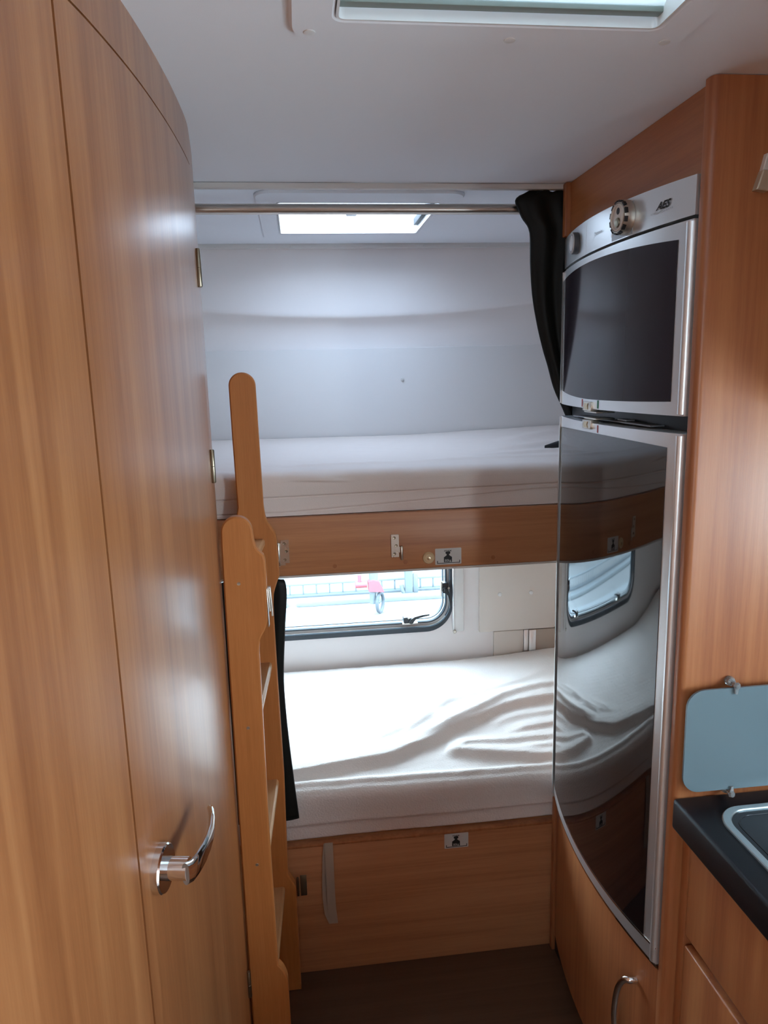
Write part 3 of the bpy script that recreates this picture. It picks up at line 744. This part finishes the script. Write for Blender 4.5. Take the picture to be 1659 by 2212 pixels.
# thermostat knob (plain ring) and energy selector knob (spoked rim)
k1 = Vector((fx(1.498) + .001, 1.498, 1.7985))
a = nrm(1.498)
kn = MB().lathe([(.0205, 0), (.0215, .002), (.0215, .010), (.019, .013), (.0165, .0135), (.0160, .0125), (.0118, .0125), (.0112, .0105), (.0065, .0100)], k1, a, 36).build('knob', M['knobdark'], ctl)
MB().lathe([(.0165, .0128), (.0190, .0136), (.0200, .0120), (.0203, .0110)], k1, a, 36).build('ring', M['white'], kn)
MB().lathe([(.0105, 0), (.0100, .0112), (.004, .0118)], k1, a, 28).build('cap', M['knobmetal'], kn)
k2 = Vector((fx(1.255) + .001, 1.255, 1.7985)); a = nrm(1.255)
kn = MB().lathe([(.0285, 0), (.0290, .003), (.0285, .012), (.0255, .018), (.0235, .019), (.0225, .017), (.004, .0165)], k2, a, 40).build('knob', M['knobmetal'], ctl)
sl = MB(); e1 = a.orthogonal().normalized(); e2 = a.cross(e1)
for k in range(12):
    t = 2 * PI * k / 12; c = k2 + (e1 * math.cos(t) + e2 * math.sin(t)) * .0265 + a * .0155; q = (e1 * math.cos(t) + e2 * math.sin(t)); r_ = a.cross(q)
    vs = [c + r_ * (u * .0046) + q * (v * .0016) + a * (w * .0028) for u in (-1, 1) for v in (-1, 1) for w in (-1, 1)]
    sl.add(vs, [(0, 1, 3, 2), (4, 6, 7, 5), (0, 4, 5, 1), (2, 3, 7, 6), (0, 2, 6, 4), (1, 5, 7, 3)])
sl.build('rim_slots', M['dark'], kn, smooth=False)
MB().lathe([(.0205, .0162), (.0225, .0185), (.0205, .0200), (.0195, .0185), (.0195, .0170)], k2, a, 40).build('ring', M['cream'], kn)
MB().lathe([(.0085, .0166), (.0075, .0195), (.004, .0200)], k2 + Vector((0, 0, -.0085)), a, 24).build('cap', M['bronze'], kn)
MB().lathe([(.0060, .0166), (.0055, .0172), (.003, .0172)], k2 + Vector((0, 0, .0105)), a, 24).build('symbol_dot', M['dark'], kn)
def on_ctl(yc, zc): return lambda u, v, w: (fx(yc - u) - .0003, yc - u, zc + v)
lettering('AES', .0155, on_ctl(1.150, 1.7955), M['print_black'], ctl, bold=.0005, shear=.45, squeeze=1.25)
lettering('AUTOMATIC ENERGY SELECTOR', .0038, on_ctl(1.152, 1.7870), M['print_grey'], ctl, squeeze=1.0)
lettering('Electrolux', .0095, on_ctl(1.368, 1.7955), M['print_grey'], ctl, squeeze=1.0)

def fridge_door(name, z0, z1, label, glass, gm, latch_z, marks):
    d = MB().slab(uf, lambda u: z0, lambda u: z1, lambda u, z, w: (fx(u) + w, u, z), .045).build(name, M['silver'], FR, ang=40)
    if label: d['label'] = label
    g0, g1, gz0, gz1 = glass
    MB().slab(np.linspace(g0, g1, 48), gz0, gz1, fpt(.0009), .0016).build('glass_panel', gm, d, ang=40)
    # rounded upright profile along the aisle-side edge
    st = MB(); x = fx(1.081)
    P = []
    for z in (z0 + .003, z1 - .003):
        P.append([(x + .004 - .0095 * math.cos(a_), 1.0845 - .0085 * math.sin(a_), z) for a_ in np.linspace(-PI / 2, PI / 2, 12)] + [(x + .012, 1.0765, z), (x + .012, 1.093, z)])
    st.grid(P, wrap_v=True); st.f += [tuple(range(14)), tuple(range(14, 28))]
    st.build('edge_profile', M['silver'], d, ang=40)
    st = MB().slab(np.linspace(yB_ - .009, yB_, 3), lambda u: z0 + .002, lambda u: z1 - .002, fpt(.0042), .005).build('far_edge', M['silver'], d)
    return d
fd1 = fridge_door('freezer_door', 1.4650, 1.7610, 'silver-framed freezer door with smoked dark panel',
    (1.108, 1.630, lambda u: 1.4835 + .006 * max(0, (u - 1.36) / .26) ** 2 * 2 + .004 * max(0, (1.36 - u) / .26) ** 2, lambda u: 1.7485 - .010 * ((u - 1.40) / .26) ** 2 - (.004 if u < 1.2 else 0) * 0), M['smoked'], 0, 0)
fd2 = fridge_door('fridge_door', .4620, 1.4370, 'tall glossy black door with silver edge',
    (1.111, 1.630, lambda u: .4890 + .008 * ((u - 1.36) / .26) ** 2, lambda u: 1.4185 - .006 * ((u - 1.36) / .26) ** 2), M['blackgloss'], 0, 0)
MB().slab(uf, lambda u: .4535, lambda u: .4585, fpt(-.002), .03).build('lower_trim', M['chrome'], fd2, ang=40)
MB().slab(uf, lambda u: .4845 + .008 * ((u - 1.36) / .26) ** 2, lambda u: .4880 + .008 * ((u - 1.36) / .26) ** 2, fpt(.0012), .002).build('glass_edge_strip', M['chrome'], fd2, ang=40)
def catch(y, zc, up):
    d = fd1 if up else fd2
    x = fx(y); b = MB()
    s_ = 1 if up else -1
    b.box(x - .006, x + .012, y - .020, y + .022, zc - .009, zc + .009, .0015)
    b.box(x + .001, x + .040, y - .030, y + .030, (zc - .013) if up else (zc + .010), (zc - .010) if up else (zc + .013), .0008)
    l = b.build('latch', M['steel'], d)
    MB().plate([[(y - .008, zc - .006), (y - .004, zc), (y - .008, zc + .006), (y + .008, zc + .006), (y + .013, zc), (y + .008, zc - .006)]], lambda u, v, w: (x - .006 - w, u, v), 0, .0015).build('keeper', M['brass'], l)
catch(1.388, 1.4700, True); catch(1.388, 1.4370 - .003, False)
for y0, mm in ((1.432, 'print_red'), (1.345, 'print_green')):
    MB().slab([y0 - .003, y0 + .003], lambda u: 1.467, lambda u: 1.4825, fpt(.0006), .0006).build('tape_mark', M[mm], fd1)
MB().slab([1.340, 1.345], lambda u: 1.4205, lambda u: 1.4350, fpt(.0006), .0006).build('tape_mark', M['print_red'], fd2)
# latch gear seen in the gap between the doors
MB().box(.612, .639, 1.20, 1.56, 1.4395, 1.4425, .0008).box(.615, .632, 1.30, 1.34, 1.4435, 1.4465, .0008).build('gap_rail', M['silver_dark'], FR)

# ------------------------------------------------------------------ hook, splash guard, kitchen unit
ch = thing('coat_hook', (.70, 1.05, 1.78), 'small metal flap hook high on the tall wood panel at upper right', 'hook')
MB().plate([[(.6765, 1.793), (.6955, 1.7905), (.7020, 1.8085), (.7045, 1.8185), (.6850, 1.8195)]], XZ(1.0495), 0, -.012, .0015).build('flap', M['hookmetal'], ch)
MB().plate([[(.6860, 1.8200), (.7050, 1.8190), (.7080, 1.8430), (.6915, 1.8430)]], XZ(1.0495), 0, -.009, .0012).build('mount', M['cream'], ch)
MB().box(.706, .738, 1.040, 1.0495, 1.8195, 1.8425, .002).build('back_plate', M['veneer_v'], ch)

sg = thing('splash_guard', (.8, 1.03, .838), 'frosted grey glass splash guard clipped to the tall panel above the worktop', 'splash guard')
MB().plate([rrect(.6095, 1.06, .8385, 1.0215, .030, 10)], XZ(1.028), 0, .004, .0).build('glass', M['splash'], sg, ang=30)
def clip(x, z, s_):
    b = MB().lathe([(.0075, 0), (.0085, .003), (.0075, .010), (.004, .0125)], (x, 1.0495, z), (0, -1, 0), 8)
    b.box(x - .003, x + .003, 1.0215, 1.0495, z - .003, z + .003, .001)
    b.plate([[(x - .004, z), (x + .004, z), (x + .002, z - .014 * s_), (x - .002, z - .014 * s_)]], XZ(1.0265), 0, -.003)
    b.lathe([(.0055, 0), (.0065, .002), (.004, .006)], (x, 1.0265, z), (0, -1, 0), 7)
    b.build('clip', M['clearclip'], sg, ang=15)
clip(.692, 1.0265, 1); clip(.696, .8310, -1)

WT = MB().box(.6045, 1.195, -.20, 1.0490, .762, .8180, .006, 3)
# cut-out is covered by the hob set on top
wt = tag(WT.build('worktop', M['worktop'], base=(.9, .4, .762)), 'black kitchen worktop with a rounded front edge', 'worktop')
HB = thing('hob', (.85, .75, .818), 'black inset hob with a pale metal rim on the worktop', 'hob')
MB().plate([rrect(.646, 1.12, .45, 1.006, .050, 10), rrect(.6585, 1.108, .462, .9935, .042, 10)], lambda u, v, w: (u, v, .818 + w), 0, .0045, .0015).build('rim', M['rimmetal'], HB, ang=40)
MB().plate([rrect(.6587, 1.1078, .4622, .9933, .042, 10)], lambda u, v, w: (u, v, .8182 + w), 0, .0012).build('pan', M['hobblack'], HB, smooth=False)
MB().plate([rrect(.668, 1.098, .472, .984, .034, 10), rrect(.671, 1.095, .475, .981, .032, 10)], lambda u, v, w: (u, v, .8194 + w), 0, .0010, .0004).build('pan_edge', M['hobblack'], HB)
KU = thing('kitchen_cabinet', (.9, .4, 0), 'wood kitchen base cabinet with overlapping drawer fronts beneath the black worktop', 'cabinet')
MB().box(.645, 1.19, -.20, 1.0490, .05, .7615, .001).build('body', M['veneer_v'], KU)
for z0, z1 in ((.566, .745), (.330, .546), (.07, .310)):
    MB().box(.628, .6445, .30, 1.026, z0, z1, .0035, 3).build('drawer_front', M['veneer_v'], KU)
for z0, z1 in ((.566, .745), (.07, .546)):
    MB().box(.628, .6445, -.19, .295, z0, z1, .0035, 3).build('drawer_front', M['veneer_v'], KU)
MB().box(.628, .6445, 1.029, 1.0490, 0, .7615, .002).build('end_post', M['veneer_v'], KU)
# overhead locker over the worktop, right of the picture
OL = thing('overhead_locker', (1.0, .4, 1.5), 'overhead wood locker above the worktop, at the right edge', 'cabinet')
MB().box(.80, 1.19, -.9, 1.0490, 1.45, CEIL - .001, .004).build('body', M['veneer_y'], OL)

# ------------------------------------------------------------------ outside the rear window
G = -.62
gr = MB().box(-14, 14, 2.6, 26, G - .1, G).build('ground', M['gnd']); gr['kind'] = 'structure'
def out(px, Y): return px
bp_ = thing('outdoor_box', (.1, 2.62, G), 'long white outdoor box whose riveted top shows just below the rear window pane', 'box')
MB().box(-1.1, 1.3, 2.46, 3.03, G + .001, .50, .02, 3).build('box_body', M['outwhite'], bp_)
for x in (-.11, -.05, .03, .12, .28, .40, .62): MB().lathe([(.006, 0), (.005, .003)], (x, 2.93, .50), (0, 0, 1), 10).build('rivet', M['outgrey'], bp_)
kb_ = thing('kerb', (.5, 6.75, G), 'low white kerb with a gap on the ground outside the rear window', 'kerb')
MB().box(-4, -.19, 6.62, 6.72, G, G + .05, .008).box(-.10, 6, 6.62, 6.72, G, G + .05, .008).build('kerbstone', M['outwhite'], kb_)
fn = thing('railing', (.3, 6.95, G), 'low pale metal railing with short uprights behind the kerb', 'railing')
MB().box(-4, 6, 6.93, 6.97, -.497, -.475, .004).build('top_bar', M['outwhite'], fn)
MB().box(-4, 6, 6.92, 6.98, G, -.595, .004).build('bottom_bar', M['outgrey'], fn)
for k in range(44):
    x = -1.76 + k * .132
    MB().box(x, x + .014, 6.94, 6.955, -.595, -.497, .001).build('upright', M['outgrey'], fn)
cv = thing('parked_trailer', (.5, 8.0, G), 'long white parked trailer side beyond the railing', 'trailer')
MB().box(-5.5, 6.5, 7.9, 10.2, -.40, 2.2, .05, 3).build('body', M['outwhite'], cv)
MB().box(-5.5, 6.5, 7.86, 7.895, -.36, -.14, .01).build('rubbing_strip', M['outgrey'], cv)
MB().box(-5.5, 6.5, 7.87, 7.895, .02, .035, .003).build('seam', M['outdark'], cv)
for x in (-2.6, 3.0): MB().lathe([(.28, 0), (.30, .03), (.30, .15), (.28, .18)], (x, 7.92, G + .30), (0, 1, 0), 30).build('wheel', M['outdark'], cv)
jw = thing('jockey_wheel', (.62, 6.3, G), 'grey jockey wheel stand with a faded red clamp outside the rear window', 'jockey wheel')
MB().tube([(.60, 6.3, .30), (.61, 6.3, -.34)], .040, 16).tube([(.60, 6.3, -.34), (.60, 6.3, -.52)], .030, 14).build('stem', M['outgrey'], jw)
MB().tube([(.66, 6.305, -.505 + .0)] and [(.665 + .035 * math.cos(a), 6.3 + .06 * math.cos(a), -.515 + .088 * math.sin(a)) for a in [2 * PI * k / 28 for k in range(28)]], .016, 10, closed=True).build('wheel', M['outdark'], jw)
MB().tube([(.60, 6.3, -.50), (.665, 6.3, -.515)], .012, 10).build('axle', M['outgrey'], jw)
MB().plate([[(.555, -.30), (.60, -.285), (.655, -.30), (.70, -.40), (.56, -.39)]], XZ(6.24), 0, .10, .01).build('clamp', M['outred'], jw)
MB().tube([(.44, 6.27, -.325), (.545, 6.27, -.325)], .030, 14).tube([(.478, 6.27, -.325), (.478, 6.27, -.235)], .017, 12).build('clamp_knob', M['outred'], jw)
ps = thing('white_post', (1.0, 6.75, G), 'white upright post with a curved foot and grey plate outside the rear window', 'post')
MB().box(.965, 1.04, 6.74, 6.80, G, 1.2, .01).build('upright', M['outwhite'], ps)
MB().tube(spline([(.93, 6.775, -.50), (.95, 6.775, -.57), (1.0, 6.765, -.59), (1.10, 6.765, -.594)], 5), .022, 10).build('foot', M['outwhite'], ps)
MB().box(1.045, 1.095, 6.74, 6.77, -.58, -.38, .012).build('plate', M['outgrey'], ps)

# ------------------------------------------------------------------ light: daylight through the openings
w = bpy.data.worlds.new('World'); S.world = w; w.use_nodes = True
nt = w.node_tree; bg = nt.nodes['Background']
tc = nt.nodes.new('ShaderNodeTexCoord'); sx = nt.nodes.new('ShaderNodeSeparateXYZ'); cr = nt.nodes.new('ShaderNodeValToRGB')
cr.color_ramp.elements[0].position = .0; cr.color_ramp.elements[0].color = (.80, .91, 1.0, 1)
cr.color_ramp.elements[1].position = .8; cr.color_ramp.elements[1].color = (.70, .84, 1.0, 1)
nt.links.new(tc.outputs['Generated'], sx.inputs[0]); nt.links.new(sx.outputs['Z'], cr.inputs['Fac']); nt.links.new(cr.outputs['Color'], bg.inputs['Color'])
WORLD = 15.5
bg.inputs['Strength'].default_value = WORLD
def portal(name, loc, rot, sx_, sy_):
    l = bpy.data.lights.new(name, 'AREA'); l.shape = 'RECTANGLE'; l.size = sx_; l.size_y = sy_; l.cycles.is_portal = True
    o = bpy.data.objects.new(name, l); COL.objects.link(o); o.location = loc; o.rotation_euler = rot; return o
portal('portal_back', ((WX0 + WX1) / 2, YB + .045, (WZ0 + WZ1) / 2), (-PI / 2, 0, 0), WX1 - WX0, WZ1 - WZ0)
portal('portal_roof', (.1675, 1.98, CEIL + .09), (0, 0, 0), .40, .38)
portal('portal_roof', (.258, .688, CEIL + .09), (0, 0, 0), .40, .46)
portal('portal_side', (XR + .045, .40, 1.20), (0, PI / 2, 0), .34, .72)
portal('portal_side', (XR + .045, -.765, .82), (0, PI / 2, 0), 1.64, .46)

portal('portal_side', (XL - .045, -1.70, 1.29), (0, -PI / 2, 0), .44, .92)
# ------------------------------------------------------------------ camera
yaw, pitch, roll, F = -0.11415566424122545, 0.18849341706460918, -0.025847790780787513, 1547.546388617138
cy, sy = math.cos(yaw), math.sin(yaw); cp_, sp_ = math.cos(pitch), math.sin(pitch)
f = Vector((-sy * cp_, cy * cp_, -sp_)); r = Vector((cy, sy, 0)); u = r.cross(f)
r2 = r * math.cos(roll) + u * math.sin(roll); u2 = -r * math.sin(roll) + u * math.cos(roll)
cam = bpy.data.cameras.new('camera'); co = bpy.data.objects.new('camera', cam); COL.objects.link(co)
mt = Matrix((r2, u2, -f)).transposed().to_4x4(); mt.translation = Vector((0, 0, 1.541)); co.matrix_world = mt
cam.sensor_fit = 'VERTICAL'; cam.sensor_height = 36; cam.lens = F / 2212 * 36; cam.clip_start = .02; cam.clip_end = 100
S.camera = co
S.view_settings.view_transform = 'Standard'; S.view_settings.look = 'None'; S.view_settings.gamma = 1
S.view_settings.use_curve_mapping = False; S.view_settings.exposure = 1.05
S.cycles.use_denoising = True; S.cycles.max_bounces = 10; S.cycles.diffuse_bounces = 7; S.cycles.glossy_bounces = 5
S.cycles.transparent_max_bounces = 12; S.cycles.caustics_reflective = False; S.cycles.caustics_refractive = False
S.cycles.sample_clamp_indirect = 4
for o in list(bpy.data.objects):
    if '_b' in o: del o['_b']
